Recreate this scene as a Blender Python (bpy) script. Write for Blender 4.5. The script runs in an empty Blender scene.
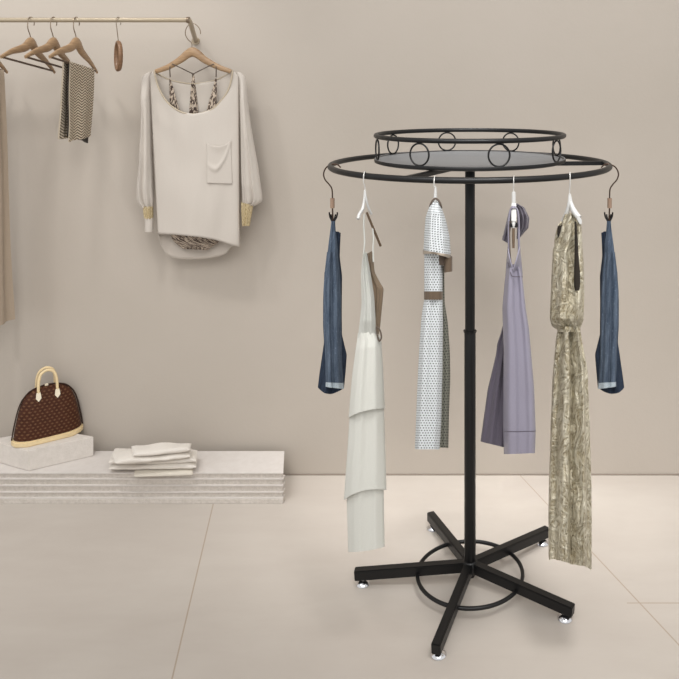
import bpy, bmesh, math, random
from mathutils import Vector, Matrix, noise
random.seed(7)
C = bpy.context.scene.collection
F, PX, PY, CH = 757.0, 470.0, 90.0, 1.575      # focal length (px), principal point, camera height
PI = math.pi

def P(x, y, D):
    return Vector(((x-PX)/F*D, D, CH-(y-PY)/F*D))
def lin(c):
    return tuple(((v/255)/12.92 if v/255 <= .04045 else (((v/255)+.055)/1.055)**2.4) for v in c)+(1,)

# ------------------------------------------------------------------ node helpers
def newmat(name):
    m = bpy.data.materials.new(name); m.use_nodes = True
    nt = m.node_tree; b = nt.nodes['Principled BSDF']
    return m, nt, b
def nd(nt, t, **kw):
    n = nt.nodes.new(t)
    for k, v in kw.items():
        if k.startswith('i_'): n.inputs[int(k[2:])].default_value = v
        else: setattr(n, k, v)
    return n
def mth(nt, op, a, b=None, c=None):
    n = nt.nodes.new('ShaderNodeMath'); n.operation = op
    for i, v in enumerate((a, b, c)):
        if v is None: continue
        if isinstance(v, (int, float)): n.inputs[i].default_value = v
        else: nt.links.new(v, n.inputs[i])
    return n.outputs[0]
def mixc(nt, f, a, b):
    n = nt.nodes.new('ShaderNodeMix'); n.data_type = 'RGBA'
    for s, v in ((n.inputs[0], f), (n.inputs[6], a), (n.inputs[7], b)):
        if isinstance(v, (int, float, tuple)): s.default_value = v
        else: nt.links.new(v, s)
    return n.outputs[2]
def coords(nt, kind='UV', scale=(1,1,1)):
    t = nt.nodes.new('ShaderNodeTexCoord'); mp = nt.nodes.new('ShaderNodeMapping')
    mp.inputs['Scale'].default_value = scale
    nt.links.new(t.outputs[kind], mp.inputs[0]); return mp.outputs[0]
def tex_noise(nt, vec, scale, detail=3, rough=.5, dist=0):
    n = nt.nodes.new('ShaderNodeTexNoise'); nt.links.new(vec, n.inputs['Vector'])
    n.inputs['Scale'].default_value = scale; n.inputs['Detail'].default_value = detail
    n.inputs['Roughness'].default_value = rough; n.inputs['Distortion'].default_value = dist
    return n.outputs['Fac']
def ramp(nt, f, stops):
    r = nt.nodes.new('ShaderNodeValToRGB'); nt.links.new(f, r.inputs[0])
    e = r.color_ramp.elements
    while len(e) < len(stops): e.new(.5)
    for q, (p, c) in zip(e, stops): q.position = p; q.color = c
    return r.outputs[0]
def bump(nt, b, h, strength=.3, dist=.002):
    n = nt.nodes.new('ShaderNodeBump'); n.inputs['Strength'].default_value = strength
    n.inputs['Distance'].default_value = dist
    nt.links.new(h, n.inputs['Height']); nt.links.new(n.outputs[0], b.inputs['Normal'])
def sepuv(nt, kind='UV'):
    t = nt.nodes.new('ShaderNodeTexCoord'); s = nt.nodes.new('ShaderNodeSeparateXYZ')
    nt.links.new(t.outputs[kind], s.inputs[0]); return s.outputs
def plain(name, col, rough=.5, metal=0, var=.06, nscale=40, bmp=.1, bdist=.001, spec=.5, kind='Object', stretch=(1,1,1), sheen=0):
    m, nt, b = newmat(name)
    v = coords(nt, kind, stretch); n = tex_noise(nt, v, nscale)
    c = lin(col); d = tuple(x*(1-var) for x in c[:3])+(1,); l = tuple(min(1, x*(1+var)) for x in c[:3])+(1,)
    nt.links.new(ramp(nt, n, [(.3, d), (.7, l)]), b.inputs['Base Color'])
    b.inputs['Roughness'].default_value = rough; b.inputs['Metallic'].default_value = metal
    b.inputs['Specular IOR Level'].default_value = spec
    if sheen: b.inputs['Sheen Weight'].default_value = sheen
    if bmp: bump(nt, b, n, bmp, bdist)
    return m
def cloth(name, col, rough=.85, var=.05, weave=900, sheen=.1, spec=.2, folds=.35):
    m, nt, b = newmat(name)
    s = sepuv(nt)
    wv = mth(nt, 'ADD', mth(nt, 'SINE', mth(nt, 'MULTIPLY', s[0], weave*4)), mth(nt, 'SINE', mth(nt, 'MULTIPLY', s[1], weave*4)))
    n = tex_noise(nt, coords(nt, 'UV', (60, 9, 1)), 1, 3)
    n2 = tex_noise(nt, coords(nt, 'UV', (1, 1, 1)), 300, 2)
    c = lin(col); d = tuple(x*(1-var) for x in c[:3])+(1,); l = tuple(min(1, x*(1+var)) for x in c[:3])+(1,)
    nt.links.new(ramp(nt, n2, [(.3, d), (.7, l)]), b.inputs['Base Color'])
    h = mth(nt, 'ADD', mth(nt, 'MULTIPLY', wv, .02), mth(nt, 'MULTIPLY', n, 1.0))
    bump(nt, b, h, folds, .01)
    b.inputs['Roughness'].default_value = rough; b.inputs['Sheen Weight'].default_value = sheen
    b.inputs['Specular IOR Level'].default_value = spec
    return m

M = {}
M['black'] = plain('black_powder_coat', (9,9,10), .40, 0, .1, 300, .05, .0005, .4)
M['tray'] = plain('grey_sheet_metal', (116,117,119), .5, .1, .05, 200, .05, .0003)
M['chrome'] = plain('chrome', (225,225,228), .12, 1, .02, 20, 0)
M['rail'] = plain('brushed_pale_metal', (172,158,136), .36, .3, .06, 60, .1, .0004, stretch=(1,12,12))
M['steel'] = plain('warm_steel_wire', (140,124,106), .3, .8, .05, 60, 0)
M['bronze'] = plain('dark_bronze_wire', (70,52,42), .35, .7, .05, 60, 0)
M['whitewire'] = plain('pale_wire', (200,198,194), .35, .3, .05, 60, 0)
M['plastic'] = plain('white_plastic', (196,196,194), .35, 0, .03, 60, 0)
M['tan'] = plain('tan_sleeve', (140,116,98), .6, 0, .06, 200, .1)
M['brownbar'] = plain('brown_bar', (98,80,62), .5, 0, .1, 80, .1)
M['darkclip'] = plain('dark_clip', (30,28,30), .4, .4, .1, 80, .1)
def wood(name, a, b_, grain=(14,14,120)):
    m, nt, b = newmat(name)
    v = coords(nt, 'Object', grain)
    n = tex_noise(nt, v, 1.5, 4, .6, .6)
    nt.links.new(ramp(nt, n, [(.3, lin(a)), (.7, lin(b_))]), b.inputs['Base Color'])
    b.inputs['Roughness'].default_value = .42; bump(nt, b, n, .1, .001); return m
M['wood'] = wood('hanger_wood', (134,106,78), (172,142,108))
M['woodpale'] = wood('hanger_wood_pale', (142,112,82), (178,148,114))
M['woodring'] = wood('ring_wood', (106,78,54), (136,102,74))
M['bar'] = wood('trouser_bar_wood', (66,48,34), (92,68,50))
M['cream'] = cloth('cream_chiffon', (198,190,181), .75, .02, 900, .1, .2, .10)
M['creamin'] = cloth('cream_chiffon_inside', (197,188,178), .8, .02, folds=.12)
M['creamtrim'] = plain('beaded_trim', (186,172,150), .6, 0, .25, 900, .4, .001)
def lame(name, a, b_):
    m, nt, b = newmat(name)
    n = tex_noise(nt, coords(nt, 'UV', (700, 120, 1)), 1, 3)
    nt.links.new(ramp(nt, n, [(.35, lin(a)), (.65, lin(b_))]), b.inputs['Base Color'])
    b.inputs['Roughness'].default_value = .45; b.inputs['Metallic'].default_value = .25
    bump(nt, b, n, .5, .002); return m
M['goldcuff'] = lame('gold_lame', (150,128,88), (222,206,168))
M['ivory'] = cloth('ivory_linen', (196,197,191), .9, .02, 900, .1, .2, .3)
M['ivoryskirt'] = cloth('ivory_skirt_linen', (207,207,200), .9, .02, 700, .1, .2, .15)
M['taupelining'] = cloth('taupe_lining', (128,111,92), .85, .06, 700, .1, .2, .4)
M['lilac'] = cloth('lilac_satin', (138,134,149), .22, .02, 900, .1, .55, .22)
M['lilacdark'] = cloth('dark_shaded_lilac', (84,78,90), .6, .04, 900, .2, .3, .4)  # dark purple of drape and seams; back pieces take their interior shade from it
M['beige'] = cloth('beige_trouser_wool', (176,160,142), .9, .05, 700, .1, .2, .5)
M['towel'] = cloth('off_white_knit', (222,215,206), .95, .02, 500, .2, .15, .3)
M['board'] = plain('cream_board', (224,217,205), .7, 0, .02, 40, .05)
M['leather'] = plain('pale_natural_leather', (231,208,164), .5, 0, .05, 60, .1)
M['leatherwhite'] = plain('pale_leather_tab', (240,228,204), .5, 0, .03, 60, .1)
M['brass'] = plain('brass', (206,178,120), .3, .9, .05, 60, 0)
M['zip'] = plain('zip_tape', (70,52,44), .5, .2, .1, 400, .3)
M['darkbrown'] = cloth('dark_brown_binding', (92,80,70), .7, .1, 900, .1, .3, .4)
M['gapshade'] = cloth('shaded_fold_gap', (52,45,40), .9, .1)  # shade between the scarf folds as a dark cloth colour
M['browntape'] = cloth('brown_satin_belt', (98,82,66), .5, .1, 900, .1, .4, .4)
M['tapetan'] = cloth('taupe_binding', (150,138,124), .7, .05, 900, .1, .3, .3)

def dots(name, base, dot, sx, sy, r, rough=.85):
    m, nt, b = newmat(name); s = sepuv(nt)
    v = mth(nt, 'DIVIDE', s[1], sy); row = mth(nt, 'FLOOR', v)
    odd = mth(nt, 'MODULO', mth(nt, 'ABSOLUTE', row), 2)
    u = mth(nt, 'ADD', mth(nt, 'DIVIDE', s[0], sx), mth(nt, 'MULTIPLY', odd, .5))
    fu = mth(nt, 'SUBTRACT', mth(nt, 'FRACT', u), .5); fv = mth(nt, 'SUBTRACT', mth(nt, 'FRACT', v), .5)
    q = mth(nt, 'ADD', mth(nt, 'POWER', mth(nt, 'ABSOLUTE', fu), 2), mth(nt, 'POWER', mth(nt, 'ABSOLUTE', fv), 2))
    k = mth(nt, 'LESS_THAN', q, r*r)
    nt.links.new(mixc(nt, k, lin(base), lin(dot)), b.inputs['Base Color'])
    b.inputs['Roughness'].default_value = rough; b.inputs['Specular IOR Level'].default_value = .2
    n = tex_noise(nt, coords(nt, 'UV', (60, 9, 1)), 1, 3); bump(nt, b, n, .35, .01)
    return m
M['dots'] = dots('dotted_white_cotton', (208,212,214), (64,67,68), .0078, .0064, .25)
M['dotsback'] = dots('dotted_cotton_darker', (120,120,110), (62,62,56), .0090, .0074, .28)  # darker, greyer dots for the back of the skirt

def monogram():
    m, nt, b = newmat('brown_printed_canvas'); s = sepuv(nt)
    sx, sy = .0165, .0125
    v = mth(nt, 'DIVIDE', s[1], sy); row = mth(nt, 'FLOOR', v)
    odd = mth(nt, 'MODULO', mth(nt, 'ABSOLUTE', row), 2)
    u = mth(nt, 'ADD', mth(nt, 'DIVIDE', s[0], sx), mth(nt, 'MULTIPLY', odd, .5))
    fu = mth(nt, 'ABSOLUTE', mth(nt, 'SUBTRACT', mth(nt, 'FRACT', u), .5)); fv = mth(nt, 'ABSOLUTE', mth(nt, 'SUBTRACT', mth(nt, 'FRACT', v), .5))
    # four-petalled motif: astroid-like star
    q = mth(nt, 'ADD', mth(nt, 'POWER', fu, .8), mth(nt, 'POWER', fv, .8))
    k = mth(nt, 'LESS_THAN', q, .44)
    n = tex_noise(nt, coords(nt, 'UV'), 60, 3)
    base = ramp(nt, n, [(.3, lin((62,32,18))), (.7, lin((76,42,26)))])
    nt.links.new(mixc(nt, k, base, lin((104,72,50))), b.inputs['Base Color'])
    b.inputs['Roughness'].default_value = .5; b.inputs['Specular IOR Level'].default_value = .2; return m
M['canvas'] = monogram()

def herringbone():
    m, nt, b = newmat('herringbone_wool'); s = sepuv(nt)
    z = mth(nt, 'PINGPONG', s[0], .021)
    k = mth(nt, 'SINE', mth(nt, 'MULTIPLY', mth(nt, 'ADD', s[1], mth(nt, 'MULTIPLY', z, .55)), 2*PI/.0105))
    n = tex_noise(nt, coords(nt, 'UV'), 220, 3)
    k = mth(nt, 'ADD', mth(nt, 'MULTIPLY', k, .42), mth(nt, 'MULTIPLY', n, .9))
    nt.links.new(ramp(nt, k, [(.25, lin((92,76,60))), (.62, lin((208,195,174)))]), b.inputs['Base Color'])
    b.inputs['Roughness'].default_value = .9; bump(nt, b, k, .3, .002); return m
M['herringbone'] = herringbone()

def animal():
    m, nt, b = newmat('brown_cream_print'); v = coords(nt, 'UV', (170, 75, 1))
    n = tex_noise(nt, v, 1, 2, .5, .8)
    nt.links.new(ramp(nt, n, [(.46, lin((62,46,38))), (.56, lin((190,174,156)))]), b.inputs['Base Color'])
    b.inputs['Roughness'].default_value = .8; return m
M['animal'] = animal()
def denim(name, a, b_, hi):
    m, nt, b = newmat(name)
    n = tex_noise(nt, coords(nt, 'UV', (90, 14, 1)), 1, 4, .6)
    t = tex_noise(nt, coords(nt, 'UV', (1100, 380, 1)), 1, 2)
    sp = tex_noise(nt, coords(nt, 'UV', (260, 120, 1)), 1, 3, .6)
    c = ramp(nt, mth(nt, 'ADD', mth(nt, 'MULTIPLY', n, .7), mth(nt, 'MULTIPLY', t, .3)), [(.35, lin(a)), (.66, lin(b_))])
    k = ramp(nt, sp, [(.60, (0,0,0,1)), (.70, (1,1,1,1))])
    nt.links.new(mixc(nt, k, c, lin(hi)), b.inputs['Base Color'])
    b.inputs['Roughness'].default_value = .9; b.inputs['Specular IOR Level'].default_value = .15
    bump(nt, b, mth(nt, 'ADD', n, mth(nt, 'MULTIPLY', t, .3)), .22, .006); return m
M['denim'] = denim('washed_blue_denim', (58,70,86), (96,108,124), (112,126,144))
M['denimdark'] = denim('dark_blue_denim', (32,39,51), (50,60,76), (66,78,96))
M['fray'] = plain('frayed_pale_denim', (176,188,196), .95, 0, .3, 500, .6, .003)
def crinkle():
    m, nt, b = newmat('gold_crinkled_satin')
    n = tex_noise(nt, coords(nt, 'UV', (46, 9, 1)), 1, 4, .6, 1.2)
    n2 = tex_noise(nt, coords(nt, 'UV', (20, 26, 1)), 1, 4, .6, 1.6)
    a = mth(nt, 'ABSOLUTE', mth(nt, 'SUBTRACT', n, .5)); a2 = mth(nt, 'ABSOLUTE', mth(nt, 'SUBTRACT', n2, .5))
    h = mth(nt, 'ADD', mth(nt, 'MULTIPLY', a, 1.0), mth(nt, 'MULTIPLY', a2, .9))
    nt.links.new(ramp(nt, h, [(.01, lin((104,90,64))), (.035, lin((172,160,132))), (.17, lin((222,215,194)))]), b.inputs['Base Color'])  # crease shade and ridge highlights put into the colour by crinkle height
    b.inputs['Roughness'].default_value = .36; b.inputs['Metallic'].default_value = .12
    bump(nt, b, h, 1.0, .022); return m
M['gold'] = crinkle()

def plaster():
    m, nt, b = newmat('warm_beige_plaster'); v = coords(nt, 'Object')
    n = tex_noise(nt, v, 1.1, 5, .6); n2 = tex_noise(nt, v, 90, 4, .6); n3 = tex_noise(nt, v, 14, 4, .6)
    c = ramp(nt, n, [(.3, lin((186,177,166))), (.7, lin((191,182,172)))])
    nt.links.new(c, b.inputs['Base Color']); b.inputs['Roughness'].default_value = .85
    b.inputs['Specular IOR Level'].default_value = .2
    bump(nt, b, mth(nt, 'ADD', n2, mth(nt, 'MULTIPLY', n3, 1.5)), .12, .003); return m
M['wall'] = plaster()
def stone(name, a, b_, sc, st):
    m, nt, b = newmat(name); v = coords(nt, 'Object')
    n = tex_noise(nt, v, sc, 6, .7); n2 = tex_noise(nt, v, sc*5, 3, .6)
    nt.links.new(ramp(nt, n, [(.3, lin(a)), (.7, lin(b_))]), b.inputs['Base Color'])
    b.inputs['Roughness'].default_value = .9; b.inputs['Specular IOR Level'].default_value = .2
    bump(nt, b, mth(nt, 'ADD', n, n2), st, .006); return m
M['stonerough'] = stone('rough_pale_stone', (198,190,181), (222,214,206), 60, .6)
M['stonesmooth'] = stone('smooth_pale_stone', (209,202,196), (217,211,206), 30, .08)
M['stoneblock'] = stone('dressed_pale_stone', (212,205,197), (224,217,210), 45, .3)

def floor_mat(lines):
    m, nt, b = newmat('large_beige_floor_tiles'); s = sepuv(nt, 'Object'); v = coords(nt, 'Object', (1, 2.5, 1))
    n = tex_noise(nt, v, 1.6, 6, .6, .4); n2 = tex_noise(nt, v, 7, 5, .6)
    c = ramp(nt, mth(nt, 'ADD', mth(nt, 'MULTIPLY', n, .7), mth(nt, 'MULTIPLY', n2, .3)), [(.35, lin((188,179,170))), (.65, lin((195,187,178)))])
    tot = None
    for (x0, y0, x1, y1, w, lo, hi) in lines:    # tile joints, each a line across the floor
        dx, dy = x1-x0, y1-y0; L = math.hypot(dx, dy); nx, ny = -dy/L, dx/L
        d = mth(nt, 'ADD', mth(nt, 'ADD', mth(nt, 'MULTIPLY', s[0], nx), mth(nt, 'MULTIPLY', s[1], ny)), -(x0*nx+y0*ny))
        k = mth(nt, 'LESS_THAN', mth(nt, 'ABSOLUTE', d), w)
        if lo is not None: k = mth(nt, 'MULTIPLY', k, mth(nt, 'GREATER_THAN', s[0], lo))
        if hi is not None: k = mth(nt, 'MULTIPLY', k, mth(nt, 'LESS_THAN', s[0], hi))
        tot = k if tot is None else mth(nt, 'MAXIMUM', tot, k)
    nt.links.new(mixc(nt, tot, c, lin((172,157,142))), b.inputs['Base Color'])
    b.inputs['Roughness'].default_value = .5; b.inputs['Specular IOR Level'].default_value = .3
    bump(nt, b, mth(nt, 'SUBTRACT', mth(nt, 'MULTIPLY', n2, .05), tot), .2, .002); return m

# ------------------------------------------------------------------ mesh helpers
def uvlay(bm): return bm.loops.layers.uv.verify()
def obj(name, bm, mat, parent=None, smooth=True, mods=()):
    me = bpy.data.meshes.new(name)
    bmesh.ops.recalc_face_normals(bm, faces=bm.faces)
    base = Vector((0,0,0)); p = parent
    while p is not None: base = base + p.location; p = p.parent
    if parent is None or True:
        co = [v.co for v in bm.verts]
        lo = Vector((min(c.x for c in co), min(c.y for c in co), min(c.z for c in co)))
        hi = Vector((max(c.x for c in co), max(c.y for c in co), max(c.z for c in co)))
        org = Vector(((lo.x+hi.x)/2, (lo.y+hi.y)/2, lo.z))
    for v in bm.verts: v.co -= org
    bm.to_mesh(me); bm.free()
    for f in me.polygons: f.use_smooth = smooth
    mats = mat if isinstance(mat, (list, tuple)) else [mat]
    for q in mats: me.materials.append(q)
    o = bpy.data.objects.new(name, me); C.objects.link(o)
    o.location = org-base
    if parent is not None: o.parent = parent
    if smooth:
        try: me.set_sharp_from_angle(angle=math.radians(50))
        except Exception: pass
    for k, a in mods:
        md = o.modifiers.new(k.lower(), k)
        for q, v in a.items(): setattr(md, q, v)
    return o
def tag(o, label=None, cat=None, group=None, kind=None):
    if label: o['label'] = label
    if cat: o['category'] = cat
    if group: o['group'] = group
    if kind: o['kind'] = kind
    return o
def thing(name, loc, label, cat, group=None):
    o = bpy.data.objects.new(name, None); C.objects.link(o)
    o.location = loc; o.empty_display_size = .05
    return tag(o, label, cat, group)
def copy_tree(o, parent=None):
    c = o.copy(); C.objects.link(c); c.parent = parent
    for ch in list(o.children): copy_tree(ch, c)
    return c

def catmull(pts, n=8, closed=False):
    pts = [Vector(p) for p in pts]; out = []; N = len(pts)
    rng = range(N) if closed else range(N-1)
    for i in rng:
        if closed: a, b, c, d = pts[(i-1)%N], pts[i], pts[(i+1)%N], pts[(i+2)%N]
        else: a, b, c, d = pts[max(i-1,0)], pts[i], pts[i+1], pts[min(i+2,N-1)]
        for k in range(n):
            t = k/n
            out.append(.5*((2*b)+(c-a)*t+(2*a-5*b+4*c-d)*t*t+(3*b-a-3*c+d)*t**3))
    if not closed: out.append(pts[-1])
    return out
def tube(bm, pts, r, seg=12, closed=False, flat=None, up=None):
    """sweep; r number or list; flat=(a,b) scales the section along normal/binormal; up fixes the normal direction"""
    pts = [Vector(p) for p in pts]; N = len(pts); uv = uvlay(bm)
    R = r if isinstance(r, (list, tuple)) else [r]*N
    def tan(i):
        if closed: return (pts[(i+1)%N]-pts[i-1]).normalized()
        return (pts[min(i+1,N-1)]-pts[max(i-1,0)]).normalized()
    t = tan(0)
    nrm = Vector(up) if up else (Vector((0,0,1)) if abs(t.z) < .9 else Vector((1,0,0)))
    rings = []; L = 0
    for i in range(N):
        t = tan(i); b0 = Vector(up) if up else nrm
        nrm = (b0-t*b0.dot(t)).normalized(); bi = t.cross(nrm)
        fa, fb = flat if flat else (1, 1)
        rings.append([bm.verts.new(pts[i]+nrm*(math.cos(2*PI*k/seg)*R[i]*fa)+bi*(math.sin(2*PI*k/seg)*R[i]*fb)) for k in range(seg)])
    Ls = [0]
    for i in range(1, N+1): Ls.append(Ls[-1]+(pts[i%N]-pts[i-1]).length)
    cnt = N if closed else N-1
    for i in range(cnt):
        A, B = rings[i], rings[(i+1)%N]
        for k in range(seg):
            f = bm.faces.new((A[k], A[(k+1)%seg], B[(k+1)%seg], B[k]))
            us = (k/seg, (k+1)/seg, (k+1)/seg, k/seg); vs = (Ls[i], Ls[i], Ls[i+1], Ls[i+1])
            for l, a, b in zip(f.loops, us, vs): l[uv].uv = (a*2*PI*R[i], b)
    if not closed:
        bm.faces.new(rings[0][::-1]); bm.faces.new(rings[-1])
    return bm
def T(pts, r, **k): return tube(bmesh.new(), pts, r, **k)
def circle(c, r, n=96, ax=(Vector((1,0,0)), Vector((0,1,0)))):
    return [Vector(c)+ax[0]*(r*math.cos(2*PI*i/n))+ax[1]*(r*math.sin(2*PI*i/n)) for i in range(n)]
def lathe(bm, c, prof, seg=32):
    rings = [[bm.verts.new((c[0]+r*math.cos(2*PI*k/seg), c[1]+r*math.sin(2*PI*k/seg), c[2]+z)) for k in range(seg)] for r, z in prof]
    for A, B in zip(rings, rings[1:]):
        for k in range(seg): bm.faces.new((A[k], A[(k+1)%seg], B[(k+1)%seg], B[k]))
    bm.faces.new(rings[0][::-1]); bm.faces.new(rings[-1]); return bm
def bar(bm, a, b, w, h, up=(0,0,1), bev=.002):
    """a rectangular bar from a to b"""
    a, b = Vector(a), Vector(b); t = (b-a).normalized(); u = Vector(up); u = (u-t*u.dot(t)).normalized(); s = t.cross(u)
    vs = [bm.verts.new(p+s*(i*w/2)+u*(j*h/2)) for p in (a, b) for i, j in ((-1,-1),(1,-1),(1,1),(-1,1))]
    fs = [bm.faces.new([vs[i] for i in q]) for q in ((0,1,2,3),(7,6,5,4),(0,4,5,1),(1,5,6,2),(2,6,7,3),(3,7,4,0))]
    if bev: bmesh.ops.bevel(bm, geom=list({e for f in fs for e in f.edges}), offset=bev, segments=2, affect='EDGES')
    return bm
def prism(bm, poly, z0, z1, bev=.003):
    """vertical prism over a plan polygon"""
    A = [bm.verts.new((x, y, z0)) for x, y in poly]; B = [bm.verts.new((x, y, z1)) for x, y in poly]; n = len(poly)
    fs = [bm.faces.new(A[::-1]), bm.faces.new(B)]+[bm.faces.new((A[i], A[(i+1)%n], B[(i+1)%n], B[i])) for i in range(n)]
    if bev: bmesh.ops.bevel(bm, geom=list({e for f in fs for e in f.edges}), offset=bev, segments=2, affect='EDGES')
    return bm
def interp(poly, y):
    if y <= poly[0][1]: return poly[0][0]
    for (x0, y0), (x1, y1) in zip(poly, poly[1:]):
        if y <= y1: return x0+(x1-x0)*(y-y0)/max(1e-9, y1-y0)
    return poly[-1][0]
def interpx(poly, x):
    if x <= poly[0][0]: return poly[0][1]
    for (x0, y0), (x1, y1) in zip(poly, poly[1:]):
        if x <= x1: return y0+(y1-y0)*(x-x0)/max(1e-9, x1-x0)
    return poly[-1][1]
def smoothl(v, k=2, it=2):
    for _ in range(it):
        v = [v[0]]+[(v[i-1]+2*v[i]+v[i+1])/4 for i in range(1, len(v)-1)]+[v[-1]]
    return v
def garment(left, right, D, depth, nrow=70, nseg=72, folds=(), ns=.0, nsc=9.0, expo=2.2, bot=None, tdepth=None, Dl=None, Dr=None, seed=0, endround=.35, sag=0, it=3):
    """a closed cloth tube between a left and a right outline; depth = half thickness (number or [(t,d)...]);
    folds: (count, amplitude, phase, drift, t0) waves running down the cloth; sag bends the hem"""
    bm = bmesh.new(); uv = uvlay(bm)
    yl0, yl1, yr0, yr1 = left[0][1], left[-1][1], right[0][1], right[-1][1]
    ts = [i/(nrow-1) for i in range(nrow)]
    xl = smoothl([interp(left, yl0+(yl1-yl0)*t) for t in ts], it=it); xr = smoothl([interp(right, yr0+(yr1-yr0)*t) for t in ts], it=it)
    rings = []; vv = []
    for i, t in enumerate(ts):
        dl = Dl if Dl else D; dr = Dr if Dr else D
        a = P(xl[i], yl0+(yl1-yl0)*t, dl); b = P(xr[i], yr0+(yr1-yr0)*t, dr)
        c = (a+b)/2; ax = (b-a)/2; w = ax.length
        nrm = Vector((0,0,1)).cross(Vector((ax.x, ax.y, 0)).normalized())   # pointing away from the camera side
        if nrm.y < 0: nrm = -nrm
        if isinstance(depth, (list, tuple)):
            d = depth[0][1]
            for (t0, d0), (t1, d1) in zip(depth, depth[1:]):
                if t0 <= t <= t1: d = d0+(d1-d0)*(t-t0)/(t1-t0)
            if t > depth[-1][0]: d = depth[-1][1]
        else: d = depth
        ring = []
        for k in range(nseg):
            an = 2*PI*k/nseg; cs, sn = math.cos(an), math.sin(an)
            X = math.copysign(abs(cs)**(2/expo), cs); Y = math.copysign(abs(sn)**(2/expo), sn)
            off = 0
            for (n, amp, ph, dr_, t0) in folds:
                g = max(0, min(1, (t-t0)/max(.15, 1-t0))) if t0 < 1 else 1
                if t0 < 0: g = 1
                off += amp*g*math.sin(n*PI*X+ph+dr_*t+(1.3 if sn > 0 else 0))
            off *= (1-X*X)**.5 if abs(X) < 1 else 0
            p = c+ax*X+nrm*(d*Y+off)
            p.z -= sag*(1-X*X)*t
            if sn < 0:      # the near side hangs a little higher, so its hem follows the outline
                p.z += (CH-c.z)*(c.y-p.y-(0 if Dl is None else 0))/c.y if p.y < c.y else 0
            if ns:
                q = Vector((p.x*nsc*2.2+seed, p.y*nsc*2.2, p.z*nsc))
                p += nrm*(noise.noise(q)*ns)
            if bot and i == nrow-1: pass
            ring.append(bm.verts.new(p))
        rings.append(ring); vv.append(c.z)
    cum = []
    for r in rings:
        s = [0]
        for k in range(nseg): s.append(s[-1]+(r[(k+1)%nseg].co-r[k].co).length)
        cum.append(s)
    for i in range(nrow-1):
        A, B = rings[i], rings[i+1]
        for k in range(nseg):
            f = bm.faces.new((A[k], A[(k+1)%nseg], B[(k+1)%nseg], B[k]))
            for l, (u, v) in zip(f.loops, ((cum[i][k], vv[i]), (cum[i][k+1], vv[i]), (cum[i+1][k+1], vv[i+1]), (cum[i+1][k], vv[i+1]))): l[uv].uv = (u, v)
    for ring, dz in ((rings[0], -.006), (rings[-1], .012)):       # turned-in hem
        c = sum((v.co for v in ring), Vector())/nseg
        inn = [bm.verts.new(c+(v.co-c)*.86+Vector((0,0,dz*.3))) for v in ring]
        in2 = [bm.verts.new(c+(v.co-c)*.82+Vector((0,0,dz))) for v in ring]
        for a, b in ((ring, inn), (inn, in2)):
            for k in range(nseg): bm.faces.new((a[k], a[(k+1)%nseg], b[(k+1)%nseg], b[k]))
        cv = bm.verts.new(c+Vector((0,0,dz)))
        for k in range(nseg): bm.faces.new((in2[k], in2[(k+1)%nseg], cv))
    return bm
def panel(top, bot, Dfun, ns=40, nv=40, ripple=0, nsc=10, seed=0):
    """an open cloth panel between a top and a bottom px polyline; D from Dfun(s, v)"""
    bm = bmesh.new(); uv = uvlay(bm); g = []
    def along(poly, s):
        x = poly[0][0]+(poly[-1][0]-poly[0][0])*s
        return x, interpx(poly, x)
    for i in range(ns+1):
        s = i/ns; (tx, ty), (bx, by) = along(top, s), along(bot, s); col = []
        for j in range(nv+1):
            v = j/nv; x = tx+(bx-tx)*v; y = ty+(by-ty)*v; D = Dfun(s, v)
            if ripple: D += ripple*noise.noise(Vector((x*.05*nsc/10+seed, y*.018*nsc/10, 0)))
            col.append(bm.verts.new(P(x, y, D)))
        g.append(col)
    for i in range(ns):
        for j in range(nv):
            f = bm.faces.new((g[i][j], g[i+1][j], g[i+1][j+1], g[i][j+1]))
            for l in f.loops: l[uv].uv = (l.vert.co.x, l.vert.co.z)
    return bm
SOL = ('SOLIDIFY', dict(thickness=.0025, offset=0))

# ------------------------------------------------------------------ the setting
WALL = 3.097
def slab(x0, x1, y0, y1, z0, z1):
    bm = bmesh.new(); bmesh.ops.create_cube(bm, size=1, matrix=Matrix.Translation(((x0+x1)/2, (y0+y1)/2, (z0+z1)/2)) @ Matrix.Diagonal((x1-x0, y1-y0, z1-z0, 1)))
    return bm
tag(obj('wall_back', slab(-4, 3.2, WALL, WALL+.12, 0, 4.0), M['wall'], smooth=False), kind='structure')
def fl(x, y):
    D = CH*F/(y-PY); return ((x-PX)/F*D, D)
(ax, ay), (bx, by) = fl(213, 505), fl(172, 679); (cx, cy), (dx, dy) = fl(590, 550), fl(679, 645)
ex, ey = fl(600, 603)
lines = [(ax, ay, bx, by, .0022, None, None), (cx, cy, dx, dy, .0022, None, None), (-1, ey, 1, ey, .0022, (cx+dx)/2-.02, None)]
FM = floor_mat(lines)
bm = slab(-4, 3.2, -1.2, WALL+.12, -.1, 0)
fo = obj('floor', bm, FM, smooth=False)
# keep object space equal to world space for the joints
off = fo.location.copy()
for v in fo.data.vertices: v.co += off
fo.location = (0,0,0); tag(fo, kind='structure')
tag(obj('base_strip_1', slab(-4, 3.2, WALL-.004, WALL+.002, 0, .006), plain('dark_base_line', (150,139,128), .8), smooth=False), kind='structure')  # thin darker strip where the wall meets the floor

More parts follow.
